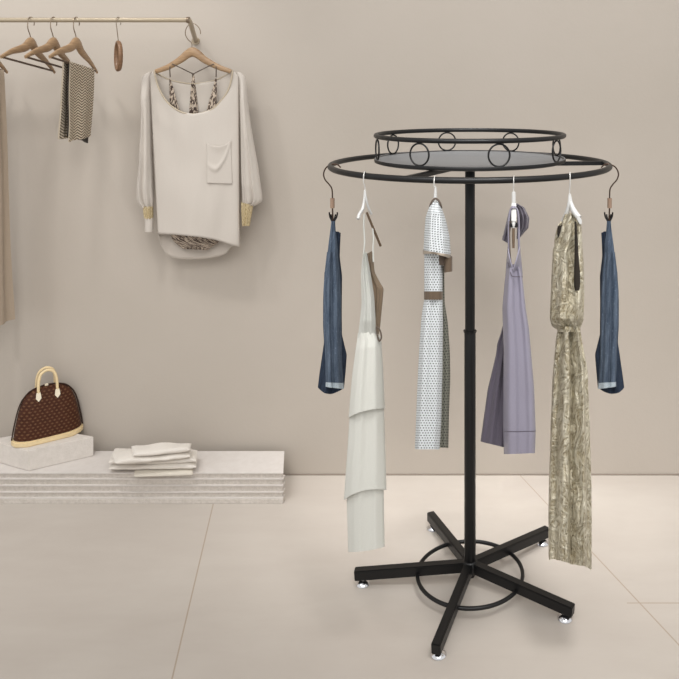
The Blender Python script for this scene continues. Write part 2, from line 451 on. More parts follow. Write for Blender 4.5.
# ------------------------------------------------------------------ plinth, block
PH, PF, PB = .1150, 2.887, 3.062
def px_at(x, D): return (x-PX)/F*D
xr_f = px_at(283.3, PF); xr_b = px_at(284.4, PB)
pl = thing('display_plinth', (-1.6, 3.0, 0), 'long low pale stone display plinth with ribbed front along the wall', 'plinth')
x0 = -2.6
ys = [472.8, 478.6, 486.0, 493.0, 500.6, 505]   # the lips of the layers as seen on the front
zs = [PH, .089, .063, .039, .013, 0]
obj('core', prism(bmesh.new(), [(x0+.01, PF+.006), (xr_f-.004, PF+.006), (xr_b-.004, PB), (x0+.01, PB)], 0, PH-.005, .001), M['stonerough'], pl, False)
obj('top_slab', prism(bmesh.new(), [(x0, PF), (xr_f, PF), (xr_b, PB), (x0, PB)], PH-.005, PH, .001), M['stonesmooth'], pl, False)
for z in (.0905, .0650, .0400, .0085):
    h = .0055 if z > .01 else .017
    w = 0 if z > .01 else .006
    obj('ledge', prism(bmesh.new(), [(x0, PF-w), (xr_f, PF-w), (xr_f, PF+.03), (x0, PF+.03)], z-h/2, z+h/2, .001), M['stonesmooth'] if z > .01 else M['stonerough'], pl, False)
obj('ledge', prism(bmesh.new(), [(x0, PF-.003), (xr_f, PF-.003), (xr_f, PF+.03), (x0, PF+.03)], .0165, .0205, .001), M['stonesmooth'], pl, False)
BH = .079
bA, bB = (-1.690, 2.898), (-1.500, 3.020)
bL = (-1.905, 2.99); bK = (-1.715, 3.085)
blk = obj('display_block', prism(bmesh.new(), [bA, bB, bK, bL], PH, PH+BH, .003), M['stoneblock'], smooth=False)
tag(blk, 'white stone block on the plinth under the brown handbag', 'block')

# ------------------------------------------------------------------ handbag
BZ = PH+BH
bag = thing('handbag', (-1.68, 2.99, BZ), 'brown dome-topped handbag with pale leather base and handles on the stone block', 'handbag')
fc = Vector(((27.5-PX)/F*2.925, 2.925, 0)); fr = P(72, 439.6, 3.018); fr.z = 0
U = (fr-fc); UL = U.length; U.normalize(); V = Vector((-U.y, U.x, 0))
if V.y < 0: V = -V
BT = .105    # bag thickness
cen = fc+U*(UL/2)+V*(BT/2)
def bagpt(s, n, z): return cen+U*s+V*n+Vector((0,0,z))
zb = BZ-(0)
def zpx(y, D): return CH-(y-PY)/F*D
HT = zpx(388.2, 2.98)-BZ
# dome profile: half length as a function of height (0..1)
prof = [(0,1.0),(.12,.98),(.3,.935),(.5,.88),(.66,.82),(.78,.745),(.87,.65),(.94,.52),(.98,.36),(1.0,.16)]
def half(h):
    for (a, b), (c, d) in zip(prof, prof[1:]):
        if h <= c: return b+(d-b)*(h-a)/(c-a)
    return .03
def bagbody():
    bm = bmesh.new(); uv = uvlay(bm); rings = []; nz = 40
    BASEH = .021
    hs = [i/nz for i in range(nz+1)]; hs = [1-(1-h)**1.6 for h in hs]
    for h in hs:
        L = half(h)*(UL/2+.0); th = BT/2*(1-.52*h**1.3)*(1 if h < .97 else .7)
        ring = []
        G = .046*(half(h)**1.3)  # gusset ridge pushing the ends out
        plan = [(-L, -th), (-L*.5, -th*1.02), (0, -th*1.03), (L*.5, -th*1.02), (L, -th), (L+G*.8, -th*.55), (L+G, 0), (L+G*.8, th*.55), (L, th), (L*.5, th*1.02), (0, th*1.03), (-L*.5, th*1.02), (-L, th), (-L-G*.8, th*.55), (-L-G, 0), (-L-G*.8, -th*.55)]
        for s, n in plan: ring.append((bm.verts.new(bagpt(s, n, BZ+BASEH*.8+(HT-BASEH*.8)*h)), s, h))
        rings.append(ring)
    n = len(rings[0])
    for A, B in zip(rings, rings[1:]):
        for k in range(n):
            q = (A[k], A[(k+1)%n], B[(k+1)%n], B[k]); f = bm.faces.new([x[0] for x in q])
            for l, x in zip(f.loops, q): l[uv].uv = (x[1]+(.0 if k < 8 else .3), x[2]*HT)
    bm.faces.new([x[0] for x in rings[0]][::-1]); bm.faces.new([x[0] for x in rings[-1]])
    return bm, BASEH
bb, BASEH = bagbody()
obj('body', bb, M['canvas'], bag, mods=[('SUBSURF', dict(levels=1, render_levels=2))])
bl, bt, bg = UL/2+.002, BT/2+.003, .048
base_plan = [(-bl, -bt), (bl, -bt), (bl+bg*.8, -bt*.55), (bl+bg, 0), (bl+bg*.8, bt*.55), (bl, bt), (-bl, bt), (-bl-bg*.8, bt*.55), (-bl-bg, 0), (-bl-bg*.8, -bt*.55)]
obj('leather_base', prism(bmesh.new(), [tuple((cen+U*s+V*n).xy) for s, n in base_plan], BZ, BZ+BASEH, .004), M['leather'], bag, True)
zp = []
for sg in (-1, 1):
    for h in ([i/26 for i in range(27)] if sg < 0 else [1-i/26 for i in range(27)]):
        hh = 1-(1-h)**1.6
        zp.append(bagpt(sg*(half(hh)*UL/2+.046*half(hh)**1.3+.0012), 0, BZ+BASEH+(HT-BASEH)*hh+(.0015 if hh > .9 else 0)))
obj('zip', T(zp, .0026, seg=8, flat=(1,1.3)), M['zip'], bag)
zt = bagpt(-.006, -.006, BZ+HT+.004)
obj('zip_pull', prism(bmesh.new(), [tuple((zt+U*a+V*b).xy) for a, b in ((-.006,-.004),(.006,-.004),(.006,.004),(-.006,.004))], zt.z-.003, zt.z+.004, .001), M['leatherwhite'], bag)
def bag_handle(n_, lift):
    hp = [bagpt(s-.004, n_+.0*lift, BZ+HT+z) for s, z in ((-.033,-.030),(-.033,-.008),(-.031,.028),(-.022,.054),(0,.065),(.022,.054),(.031,.028),(.033,-.008),(.033,-.030))]
    hp = [p-V*0+V*(-n_*.35*max(0,(p.z-BZ-HT)/.056)) for p in hp]
    h = obj('handle', T(catmull(hp, 6), .0052, seg=12), M['leather'], bag)
    for s in (-.033, .033):
        t = obj('handle_tab', prism_tab(s-.004, n_), M['leatherwhite'], h)
        obj('ring', T(circle(bagpt(s-.004, n_*1.12, BZ+HT-.012), .0045, 20, (U, Vector((0,0,1)))), .0013, seg=6, closed=True), M['brass'], h)
    return h
def prism_tab(s, n_):
    bm = bmesh.new(); sg = -1 if n_ < 0 else 1
    out = [(-.006,-.012),(.006,-.012),(.008,-.020),(.0095,-.034),(.004,-.041),(0,-.046),(-.004,-.041),(-.0095,-.034),(-.008,-.020)]
    def q(a, z, d):
        h = 1+z/HT; th = BT/2*(1-.52*max(0,h)**1.3)*1.03
        return bagpt(s+a, sg*(th+d), BZ+HT+z)
    A = [bm.verts.new(q(a, z, .0005)) for a, z in out]; B = [bm.verts.new(q(a, z, .0045)) for a, z in out]; n = len(out)
    bm.faces.new(A); bm.faces.new(B[::-1])
    for i in range(n): bm.faces.new((A[i], A[(i+1)%n], B[(i+1)%n], B[i]))
    return bm
bag_handle(-BT/2*.53, 0); bag_handle(BT/2*.53, 0)

# ------------------------------------------------------------------ folded garments on the plinth
def folded(name, quad, z0, z1, label, seed, lay=2, insl=0):
    """a garment folded flat: quad = plan corners (front-left, front-right, back-right, back-left)"""
    t = thing(name, (sum(q[0] for q in quad)/4, sum(q[1] for q in quad)/4, z0), label, 'folded clothes', 'folded garments on the plinth')
    h = (z1-z0)/lay
    for L in range(lay):
        bm = bmesh.new(); uv = uvlay(bm); nu, nv = 44, 36; rings = []
        za, zb = z0+h*L, z0+h*(L+1)
        ins = .004*L; off_l = insl*L
        for i in range(nu+1):
            s = i/nu; ring = []; s_ = off_l+(1-off_l)*s
            es = (1-abs(2*s-1)**8)**.5 if 0 < s < 1 else .12
            a = Vector((*quad[0], 0)).lerp(Vector((*quad[1], 0)), s_); b = Vector((*quad[3], 0)).lerp(Vector((*quad[2], 0)), s_)
            c = (a+b)/2; hx = (b-a)/2
            for k in range(nv):
                an = 2*PI*k/nv; cs, sn = math.cos(an), math.sin(an)
                X = math.copysign(abs(cs)**.55, cs); Z = math.copysign(abs(sn)**.8, sn)
                p = c+hx*X*(1-.03*L); wob = noise.noise(Vector((p.x*16+seed, p.y*16+L*3, L*2.2)))
                wob2 = noise.noise(Vector((p.x*9+seed*2, p.y*9, L)))
                p.z = (za+zb)/2+Z*(zb-za)/2*es*(.97)+(wob*.006+wob2*.007)*(1 if Z > 0 else (.35 if L else 0))*(.4+.6*es)
                if L == 0 and p.z < z0: p.z = z0
                p += (a-b).normalized()*(.004*noise.noise(Vector((p.x*24+seed, L*5, p.z*30))))
                ring.append(bm.verts.new(p))
            rings.append(ring)
        for A, B in zip(rings, rings[1:]):
            for k in range(nv):
                f = bm.faces.new((A[k], A[(k+1)%nv], B[(k+1)%nv], B[k]))
                for l in f.loops: l[uv].uv = (l.vert.co.x, l.vert.co.y+l.vert.co.z)
        bm.faces.new(rings[0][::-1]); bm.faces.new(rings[-1])
        obj('folded_layer', bm, M['towel'], t)
    return t
def onz(x, y, z):
    D = (CH-z)*F/(y-PY); return ((x-PX)/F*D, D)
cb = obj('cream_tissue_sleeve', prism(bmesh.new(), [onz(134,477.5,PH), onz(193,475.5,PH), onz(192,468,PH), onz(136,469,PH)], PH, PH+.0115, .003), M['board'])
cb.name = 'folded_card'
cb_l = 'thin flat cream slab showing under the front edge of the folded clothes'
tag(cb, cb_l, 'folded card')
zA = PH+.0
low = folded('folded_garment', [onz(108.5,474,PH+.004), onz(196,470,PH+.014), onz(197.5,458,PH+.014), onz(115,460,PH)], PH+.0125, PH+.056, 'off-white folded garment at the bottom of the pile on the plinth', 3)
top = folded('folded_garment', [onz(115,467,PH+.056), onz(190,460,PH+.056), onz(191.5,452,PH+.056), onz(112,457,PH+.056)], PH+.058, PH+.103, 'off-white folded garment on top of the pile on the plinth', 11, insl=.24)
# ------------------------------------------------------------------ wall rail
RD = 2.82; RZ = P(0, 20, RD).z; RR = .0088
rail = thing('clothes_rail', (-1.8, RD, RZ), 'pale brushed metal clothes rail fixed to the wall at upper left', 'clothes rail')
rx1 = P(188, 20, RD).x
obj('rail_tube', T([(-2.5, RD, RZ), (rx1, RD, RZ)], RR, seg=20), M['rail'], rail)
wx = P(196, 41, WALL)
for x, w in ((rx1, Vector((wx.x, WALL, wx.z))), (-2.45, Vector((-2.52, WALL, wx.z)))):
    br = obj('bracket', T(catmull([(x-.012, RD, RZ), (x, RD+.006, RZ-.0005), (x-.012, RD+.06, RZ-.010), (w.x, WALL-.004, w.z)], 8), .0090, seg=16), M['rail'], rail)
    obj('wall_flange', T([(w.x, WALL-.008, w.z), (w.x, WALL, w.z)], .016, seg=24), M['rail'], br)
    obj('end_cap', T([(x-.004, RD, RZ), (x+.006, RD, RZ)], .0118, seg=20), M['steel'], br)

# ------------------------------------------------------------------ wooden hangers on the rail
HG = 'wooden hangers on the wall rail'
def wooden_hanger(label):
    ap = P(31, 38.5, RD); n = P(0.8, 57, 2.64); f = P(54.8, 72.5, 3.02)
    t = thing('wooden_hanger', (ap.x, ap.y, ap.z), label, 'clothes hanger', HG)
    m1 = ap.lerp(n, .24)+Vector((0,0,-.022)); m2 = ap.lerp(f, .24)+Vector((0,0,-.022))
    pts = catmull([n, n.lerp(ap, .35)+Vector((0,0,-.004)), m1+Vector((0,0,.004)), ap+Vector((0,0,-.017)), m2+Vector((0,0,.004)), f.lerp(ap, .35)+Vector((0,0,-.004)), f], 10)
    N = len(pts); R = []
    for i in range(N):
        q = abs(2*i/(N-1)-1); R.append(.0062+.0140*(1-q)**1.2+.002*(1-q))
    obj('wooden_arms', T(pts, R, seg=14, flat=(1.0, .55)), M['wood'], t)
    cz = RZ+RR+.0021-.021; r = .021
    hp = [ap+Vector((0,0,-.004)), ap+Vector((0,-.006,.012)), Vector((ap.x, RD-.020, cz-.022))]+[Vector((ap.x, RD+r*math.cos(a), cz+r*math.sin(a))) for a in [math.radians(v) for v in (190, 155, 120, 90, 60, 30, 0, -25)]]
    obj('hook', T(catmull(hp, 6), .0017, seg=8), M['steel'], t)
    a = n.lerp(ap, .07)+Vector((0,0,-.006)); b = f.lerp(ap, .10)+Vector((0,0,-.006))
    obj('trouser_bar', T([a, b], .0040, seg=10), M['bar'], t)
    return t, a, b
h1, bar_a, bar_b = wooden_hanger('empty wooden hanger, leftmost of the three in view on the wall rail')
stp = 22.75*RD/F
h2 = copy_tree(h1); h2.location.x += stp; h2['label'] = 'empty wooden hanger, middle of the three in view on the wall rail'
h3 = copy_tree(h1); h3.location.x += 2*stp; h3['label'] = 'wooden hanger with the herringbone cloth folded over its bar'
h4 = copy_tree(h1); h4.location.x -= 47.5*3.02/F; h4.location.z -= .0
h4['label'] = 'wooden hanger cut by the left edge, holding long beige trousers'
# herringbone cloth over the third hanger's bar
dx3 = Vector((2*stp, 0, 0))
def onbar(t): return (bar_a.lerp(bar_b, t))
sc = thing('folded_scarf', onbar(.62)+dx3, 'brown and cream herringbone cloth folded over a wooden hanger bar', 'scarf')
def drape(name, t0, t1, zl0, zl1, off, th, mat, parent, dx, seed, xo=0, flare=0):
    """one hanging layer of cloth below the bar between t0..t1, bottom at drop zl0..zl1, on the off side of the bar"""
    bm = bmesh.new(); uv = uvlay(bm); nu, nv = 40, 50; G = {}
    for side in (0, 1):
        for i in range(nu+1):
            s = i/nu; tb = t0+(t1-t0)*s; b = onbar(tb)+dx
            for j in range(nv+1):
                v = j/nv; drop = zl0+(zl1-zl0)*s
                p = b.copy(); 
                if v < .06: a = v/.06*PI/2; p.x += off*math.sin(a); p.z += .0040*math.cos(a)+.0004
                else: p.x += off; p.z -= (v-.06)/.94*drop
                p.y += flare*(s-.5)*v; p.x += xo*v
                if flare: p.x += .007*math.sin(s*17+seed)*min(1, v*4)
                p.x += (.006*math.sin(s*11+seed)*v+.010*noise.noise(Vector((s*3+seed, v*2, seed))))*(.2+v)*(1 if off > 0 else .5)*.8*min(1, v*6)
                p.x += (th if side else 0)*(1 if off > 0 else -1)
                G[side, i, j] = bm.verts.new(p)
    for side in (0, 1):
        for i in range(nu):
            for j in range(nv):
                f = bm.faces.new((G[side,i,j], G[side,i+1,j], G[side,i+1,j+1], G[side,i,j+1]))
                for l in f.loops: l[uv].uv = (l.vert.co.y, l.vert.co.z)
    def q(a, b): bm.faces.new((G[0,*a], G[0,*b], G[1,*b], G[1,*a]))
    for i in range(nu): q((i,0),(i+1,0)); q((i,nv),(i+1,nv))
    for j in range(nv): q((0,j),(0,j+1)); q((nu,j),(nu,j+1))
    return obj(name, bm, mat, parent)
drape('front_fold', .36, .93, .292, .262, .004, .004, M['herringbone'], sc, dx3, 1.3, xo=-.012)
drape('back_fold', .34, .52, .282, .275, -.012, .006, M['herringbone'], sc, dx3, 4.1, xo=-.016)
drape('fold_gap_shade', .35, .90, .270, .288, .001, .002, M['gapshade'], sc, dx3, 1.3, xo=-.012)  # dark sheet standing for the shaded gap between the folds
dx4 = Vector((-47.5*3.02/F, 0, 0)); dxt = dx4+Vector((-.030, 0, 0))
tr = thing('long_trousers', onbar(.6)+dx4, 'long beige trousers hanging at the left edge of the photo', 'trousers')
drape('trouser_leg', .42, .95, 1.00, .99, .012, .022, M['beige'], tr, dxt, 2.2, xo=.022, flare=.06)
drape('trouser_leg', .40, .93, .98, .97, -.010, .016, M['beige'], tr, dxt, 5.2, xo=.012, flare=.05)

# round wooden hanger seen edge-on
ro = P(118.5, 56, RD)
rg = thing('ring_hanger', ro, 'wooden hoop hanger turned edge-on, alone on the rail', 'clothes hanger', HG)
rp = []
for i in range(48):
    a = 2*PI*i/48; d = Vector((.0115, .0, 0))
    yy = .034*math.cos(a); zz = .051*math.sin(a)
    rp.append(ro+Vector((-.0153*math.cos(a)*1.55, yy, zz)))
obj('wooden_hoop', T(rp, .0088, seg=12, closed=True, flat=(1, .75)), M['woodring'], rg)
cz = RZ+RR+.0018-.019; r = .019
hp = [ro+Vector((0,0,.048)), Vector((ro.x, RD-.001, cz-.07)), Vector((ro.x, RD-.012, cz-.028))]+[Vector((ro.x, RD+r*math.cos(a), cz+r*math.sin(a))) for a in [math.radians(v) for v in (195, 155, 120, 90, 60, 30, 0, -25)]]
obj('hook', T(catmull(hp, 6), .0014, seg=8), M['steel'], rg)

# ------------------------------------------------------------------ blouse, camisole and their hanger
BD = 2.975
hb = thing('wooden_hanger', P(192.5, 60, BD), 'pale wooden hanger at the rail end carrying the cream blouse', 'clothes hanger', HG)
hw = [P(155.5,71.5,BD), P(168,67,BD), P(180,60,BD), P(187,54.5,BD), P(192.5,52,BD), P(198,54.5,BD), P(205,60,BD), P(218,67,BD), P(231,71.5,BD)]
pts = catmull(hw, 8); N = len(pts)
obj('wooden_arms', T(pts, [.0085+.011*(1-abs(2*i/(N-1)-1))**1.1 for i in range(N)], seg=14, flat=(1, .6)), M['woodpale'], hb)
obj('hook', T(catmull([P(192,48,BD), P(191.5,43,BD), P(188,39.5,BD), P(185.3,34,BD), P(186.4,28,BD), P(189.5,24.4,BD), P(193.5,23.6,BD), P(197.5,26,BD), P(200,30,BD), P(200.6,34,BD)], 6), .0017, seg=8), M['steel'], hb)

bl_ = thing('blouse', P(197, 250, 3.0), 'cream long-sleeved scoop-neck blouse with chest pocket and gold cuffs on the wall rail', 'blouse')
def frontD(s, v):
    u = 2*s-1; return BD+.002-.034*(max(0, 1-u*u)**.5)*(.55+.45*v)-.004*math.sin(u*5+v*2)*v
def backD(s, v):
    u = 2*s-1; return BD+.005+.046*(max(0, 1-u*u)**.5)*(.45+.55*v)
ftop = [(150,76),(152,72.5),(154.2,70.5),(155.5,77),(158,86),(162,94),(167,101.5),(173,107),(182,112),(193,114),(204,112.2),(213.5,108),(220,101.5),(226,94),(229.5,86),(231.5,78),(232.6,70.5),(235.4,72.5),(238.6,76)]
fbot = [(158,234),(175,234.6),(199,237),(213,239.3),(221,241.5),(230,244.7),(239.5,247)]
obj('front', panel(ftop, fbot, frontD, 90, 60, .008, 12, 3.3), M['cream'], bl_, mods=[SOL])
btop = [(150,76),(154.2,70.5),(160,75),(169,79.5),(181,82.5),(193,83.6),(205,82.5),(217,79.5),(226,75),(232.6,70.5),(238.6,76)]
bbot = [(158.5,236),(161,246),(165.5,253.5),(172,257.5),(180,259),(195,259.3),(210,258.2),(220,256.2),(226,253.5),(231,247),(239,243)]
obj('back', panel(btop, bbot, backD, 70, 60, .006, 12, 8.1), M['creamin'], bl_, mods=[SOL])
def s_of(x): return (x-150)/(238.6-150)
obj('neck_trim', T(catmull([P(x, y+.3, frontD(s_of(x), 0)-.001) for x, y in ftop[2:-2]], 5), .0034, seg=8), M['creamtrim'], bl_)
obj('neck_trim', T(catmull([P(x, y, backD(s_of(x), 0)-.001) for x, y in btop[1:-1]], 5), .0024, seg=8), M['creamtrim'], bl_)
# sleeves
sl = obj('sleeve', garment([(149,72),(143.5,74.5),(141.6,80),(142,112),(139.7,167),(137.5,188),(136.2,201),(142.5,208)], [(152.5,72),(150.8,80),(150.2,94),(151.4,150),(153.2,190),(153.8,200),(152.8,208)], BD+.014, [(0,.012),(.2,.03),(.85,.034),(1,.018)], folds=((2.2,.007,.4,1.5,.0),(4.5,.004,1,2,.1)), ns=.006, seed=1, it=2), M['cream'], bl_)
obj('cuff', garment([(143.4,206.5),(144,216),(145.5,219)], [(153,206.5),(153.2,216),(153,219)], BD+.006, .016, nrow=14, folds=((3,.003,0,0,-1),)), M['goldcuff'], sl)
obj('cuff_edge', garment([(145,218),(145.3,232)], [(153.2,218),(152.8,232)], BD+.006, .014, nrow=10), M['cream'], sl)
sr = obj('sleeve', garment([(236,72),(239.8,80),(240.8,94),(241.4,150),(242,192),(242,201),(242.2,206)], [(239.5,72),(244.5,75),(246,84),(248.5,112),(253,140),(257.7,167),(262.3,198),(261.5,203),(253.5,206.5)], BD+.014, [(0,.012),(.2,.03),(.85,.034),(1,.018)], folds=((2.2,.007,2,-1.5,.0),(4.5,.004,3,2,.1)), ns=.006, seed=5, it=1), M['cream'], bl_)
obj('cuff', garment([(241.2,202),(241.5,213),(242.5,226)], [(253.3,205),(251.8,214),(249.6,226)], BD+.004, .017, nrow=16, folds=((3,.003,1,0,-1),)), M['goldcuff'], sr)
# pocket
ptop = [(206.8,143.2),(212,145.3),(218,146.4),(224,145),(228,142.4),(230.8,140.2)]
pbot = [(207.2,183.2),(232.4,184)]
def pocketD(s, v):
    x = 207+25*s; y = 143+41*v
    base = frontD(s_of(x), (y-110)/130)-.006
    cr = math.exp(-((v-.62+.5*(s-.35)**2*1.6-.25*max(0, s-.3)*0-(-.45)*max(0, s-.35)*1.0)/.07)**2)
    return base-.006*cr*(.3+.7*math.sin(PI*min(1, s*1.05)))-.005*math.exp(-(v/.12)**2)*math.sin(PI*s)
obj('chest_pocket', panel(ptop, pbot, pocketD, 30, 36), M['cream'], bl_, mods=[('SOLIDIFY', dict(thickness=.003, offset=0))])

cam = thing('camisole', P(195, 240, 3.0), 'brown and cream printed strappy top hanging inside the cream blouse', 'top')
CD = BD+.014
def cbD(s, v): return BD+.014-.018*(max(0, 1-(2*s-1)**2))**.5
obj('body', garment([(168,118),(165,160),(167,225),(173,241),(183,249)], [(217,118),(221,160),(224,225),(219,242),(208,250)], CD, [(0,.012),(.4,.016),(.86,.018),(1,.008)], expo=2.0, folds=((7,.003,0,0,0),), it=1), M['animal'], cam)
obj('side_panel', panel([(169.4,79),(170.0,78),(170.6,79)], [(169.8,109),(174,112),(180.5,114.5)], lambda s, v: CD-.010, 8, 24), M['animal'], cam, mods=[SOL])
obj('side_panel', panel([(215.4,79),(216,78),(216.6,79)], [(205.5,114.5),(211,112),(216.6,108)], lambda s, v: CD-.010, 8, 24), M['animal'], cam, mods=[SOL])
obj('racer_back', panel([(192.2,74),(193.2,73),(194.2,74)], [(189,115),(193.5,116),(198.5,115)], lambda s, v: CD+.010, 8, 24), M['animal'], cam, mods=[SOL])
for ps in ([P(170,66.5,BD-.012), P(169.8,70,BD-.013), P(170.2,77,CD-.010)], [P(216,66.5,BD-.012), P(216.2,70,BD-.013), P(216,77,CD-.010)],
           [P(172,64,BD-.014), P(180,67.5,BD-.012), P(193.2,74,CD+.008)], [P(214,64,BD-.014), P(206,67.5,BD-.012), P(193.2,74,CD+.008)]):
    obj('strap', T(catmull(ps, 5), .0022, seg=6), M['darkbrown'], cam)

# ------------------------------------------------------------------ the round garment rack
RX, RY = 0.0, 2.41
rack = thing('garment_rack', (RX, RY, 0), 'round black metal garment rack with top tray and five-legged base', 'garment rack')
K = M['black']
def rc(phi, r, z): return Vector((RX+r*math.sin(phi), RY-r*math.cos(phi), z))   # phi from the camera side
RING, RIZ, RIT = .4375, 1.339, .0088
obj('hang_ring', T(circle((RX,RY,RIZ), RING, 128), RIT, seg=16, closed=True), K, rack)
for d in (-24, 96, 216):
    a = math.radians(d); obj('spoke', bar(bmesh.new(), rc(a, .012, RIZ-.001), rc(a, RING-.003, RIZ-.001), .018, .013), K, rack)
tr_ = obj('tray', lathe(bmesh.new(), (RX,RY,0), [(.02,1.347),(.292,1.347),(.302,1.350),(.303,1.356),(.301,1.3605),(.297,1.360),(.293,1.3575),(.05,1.3575)], 128), [K, M['tray']], rack)
for f in tr_.data.polygons:
    if f.normal.z > .9: f.material_index = 1
UR, UZ = .2975, 1.432
obj('tray_guard_ring', T(circle((RX,RY,UZ), UR, 128), .0072, seg=14, closed=True), K, rack)
for k in range(8):
    a = math.radians(16+45*k); c = rc(a, .2965, 1.3915); tg = Vector((math.cos(a), math.sin(a), 0))
    obj('ring_spacer', T(circle(c, .0315, 40, (tg, Vector((0,0,1)))), .0027, seg=8, closed=True), K, rack)
for d in (-40, 50, 140, 230):
    c = rc(math.radians(d), .045, 1.329); obj('bolt', lathe(bmesh.new(), c, [(.003,0),(.007,.002),(.008,.008),(.004,.012),(.004,.02)], 14), K, rack)
obj('pole', lathe(bmesh.new(), (RX,RY,0), [(.0158,.80),(.0158,1.338),(.012,1.346)], 32), K, rack)
lp = obj('lower_pole', lathe(bmesh.new(), (RX,RY,0), [(.0165,.03),(.0182,.034),(.0182,.806),(.0175,.8075)], 32), K, rack)
zc = P(0, 331, RY).z
obj('collar', lathe(bmesh.new(), (RX,RY,0), [(.018,zc-.003),(.0212,zc-.0022),(.0212,zc+.0022),(.017,zc+.0035)], 32), K, rack)
hubz = .059
feet = [(-.341,2.412), (-.0872,2.110), (.283,2.254), (.2519,2.630), (-.1328,2.718)]
for fx, fy in feet:
    d = Vector((fx-RX, fy-RY, 0)); u = d.normalized()
    leg = obj('leg', bar(bmesh.new(), Vector((RX,RY,.0615))+u*.008, Vector((fx,fy,.0325))+u*.026, .027, .031, bev=.002), K, rack)
    ft = obj('levelling_foot', lathe(bmesh.new(), (fx,fy,0), [(.0205,0),(.0228,.002),(.0222,.004),(.0175,.0095),(.009,.013),(.006,.0145),(.0055,.022)], 28), M['chrome'], leg)
    ft['label'] = 'chrome levelling foot'
obj('base_ring', T(circle((RX,RY,.0385), .1672, 96), .0062, seg=12, closed=True), K, rack)
obj('hub', lathe(bmesh.new(), (RX,RY,0), [(.024,.044),(.026,.047),(.026,.070),(.022,.077),(.0185,.080)], 28), K, rack)

def ringD(px):
    lo, hi = -78, 78
    for _ in range(60):
        m = (lo+hi)/2; a = math.radians(m); x = PX+F*RING*math.sin(a)/(RY-RING*math.cos(a))
        if x < px: lo = m
        else: hi = m
    a = math.radians(m); return RY-RING*math.cos(a), a
def hook_over(px, neck, parent, mat, r=.0150, wire=.0016, side=1):
    """a wire hook resting on the hang ring above px, its stem ending at neck"""
    D, a = ringD(px); c = rc(a, RING, RIZ); rad = Vector((-.12, -1, 0)).normalized()
    cz = RIZ+RIT+wire+.0006-r
    pts = [c+rad*(r*math.cos(t))+Vector((0,0,cz-c.z+r*math.sin(t))) for t in [math.radians(v) for v in (205, 170, 130, 90, 55, 20, 0)]]
    e = pts[-1]
    pts += [e+Vector((0,0,-.012)), Vector(neck)+Vector((0,0,.015)), Vector(neck)]
    return obj('hook', T(catmull(pts, 6), wire, seg=8), mat, parent)

WH = 'white plastic hangers on the round rack'
# ------------------------------------------------------------------ white tiered dress
D1 = ringD(365)[0]-.012
hg = thing('plastic_hanger', P(365, 196, D1), 'white hanger with a brown side bar carrying the long ivory tiered dress', 'clothes hanger', WH)
hook_over(365, P(365, 193, D1), hg, M['whitewire'], wire=.0017)
def plate(pxs, D, th, mat, name, parent, lean=0, bev=.002):
    """a flat moulded plate from a px outline with real thickness"""
    bm = bmesh.new()
    A = [bm.verts.new(P(x, y, D-th/2)) for x, y in pxs]; B = [bm.verts.new(P(x, y, D+th/2)) for x, y in pxs]; n = len(pxs)
    fs = [bm.faces.new(A), bm.faces.new(B[::-1])]+[bm.faces.new((A[i], A[(i+1)%n], B[(i+1)%n], B[i])) for i in range(n)]
    if bev: bmesh.ops.bevel(bm, geom=list({e for f in fs for e in f.edges}), offset=bev, segments=2, affect='EDGES')
    return obj(name, bm, mat, parent)
bmh = bmesh.new()
tube(bmh, catmull([P(364.8,190,D1), P(364.2,200,D1), P(362.6,209,D1-.008), P(359.6,214,D1-.02), P(358,219,D1-.03)], 6), [.0024+.0022*min(1,i/12) for i in range(25)], seg=12, flat=(1,1.2))
tube(bmh, catmull([P(365,190,D1), P(366.2,199,D1), P(368.6,208,D1+.008), P(371.5,214,D1+.018)], 6), [.0024+.001*min(1,i/12) for i in range(19)], seg=12)
obj('shoulders', bmh, M['plastic'], hg)
obj('side_bar', T([P(366.8,212.5,D1+.004), P(373.8,229.5,D1+.025), P(380.6,246,D1+.045)], [.0032,.0034,.0034], seg=10), M['brownbar'], hg)
d1 = thing('tiered_dress', P(366, 540, D1), 'long ivory sleeveless dress with three-tiered skirt hanging on the round rack', 'dress')
for ps in ([P(364,214,D1-.006), P(363.8,226,D1-.014), P(364.6,241,D1-.014), P(363.4,256,D1-.016), P(362.2,266,D1-.02)], [P(372.6,227.5,D1+.022), P(373.4,238,D1+.018), P(373,250,D1+.012), P(373.4,262,D1+.004)]):
    obj('strap', T(catmull(ps, 6), .0021, seg=8), M['ivory'], d1)
obj('back_lining', garment([(366,255),(367,275),(368,300),(369,334)], [(372.8,251.5),(374.5,272),(379,281),(383.8,288.5),(382.5,303),(380.3,325),(379,334)], D1+.018, .018, nrow=50, folds=((3,.004,0,1,-1),), ns=.003, it=1), M['taupelining'], d1)
obj('bodice', garment([(363.4,254),(362,262.5),(361.2,275),(361.7,304),(359.5,325),(357.8,338)], [(366.4,254),(370,272),(374,296),(375.6,320),(376,338)], D1-.012, [(0,.022),(.8,.022),(1,.006)], nrow=50, folds=((2.2,.004,0,1,-1),), ns=.004, it=1), M['ivory'], d1)
obj('waist_loop', T(catmull([P(376.6,327,D1-.02), P(379.8,330,D1-.024), P(381.4,337,D1-.026), P(379.5,341,D1-.024), P(377.6,336,D1-.022)], 6, True), .0022, seg=8, closed=True), M['darkbrown'], d1)
FW = ((2.1,.0035,.4,.5,-1),(5,.001,1,1,-1))
obj('skirt_tier', garment([(346.6,490),(347.4,520),(348.4,552)], [(383.6,483),(384,515),(384.6,547)], D1+.004, .030, nrow=40, folds=FW, sag=.004), M['ivoryskirt'], d1)
obj('skirt_tier', garment([(350.5,405),(347.5,450),(344,500.5)], [(383.6,400),(385,440),(386.3,490)], D1+.002, [(0,.030),(1,.040)], nrow=50, folds=FW, sag=-.012), M['ivoryskirt'], d1)
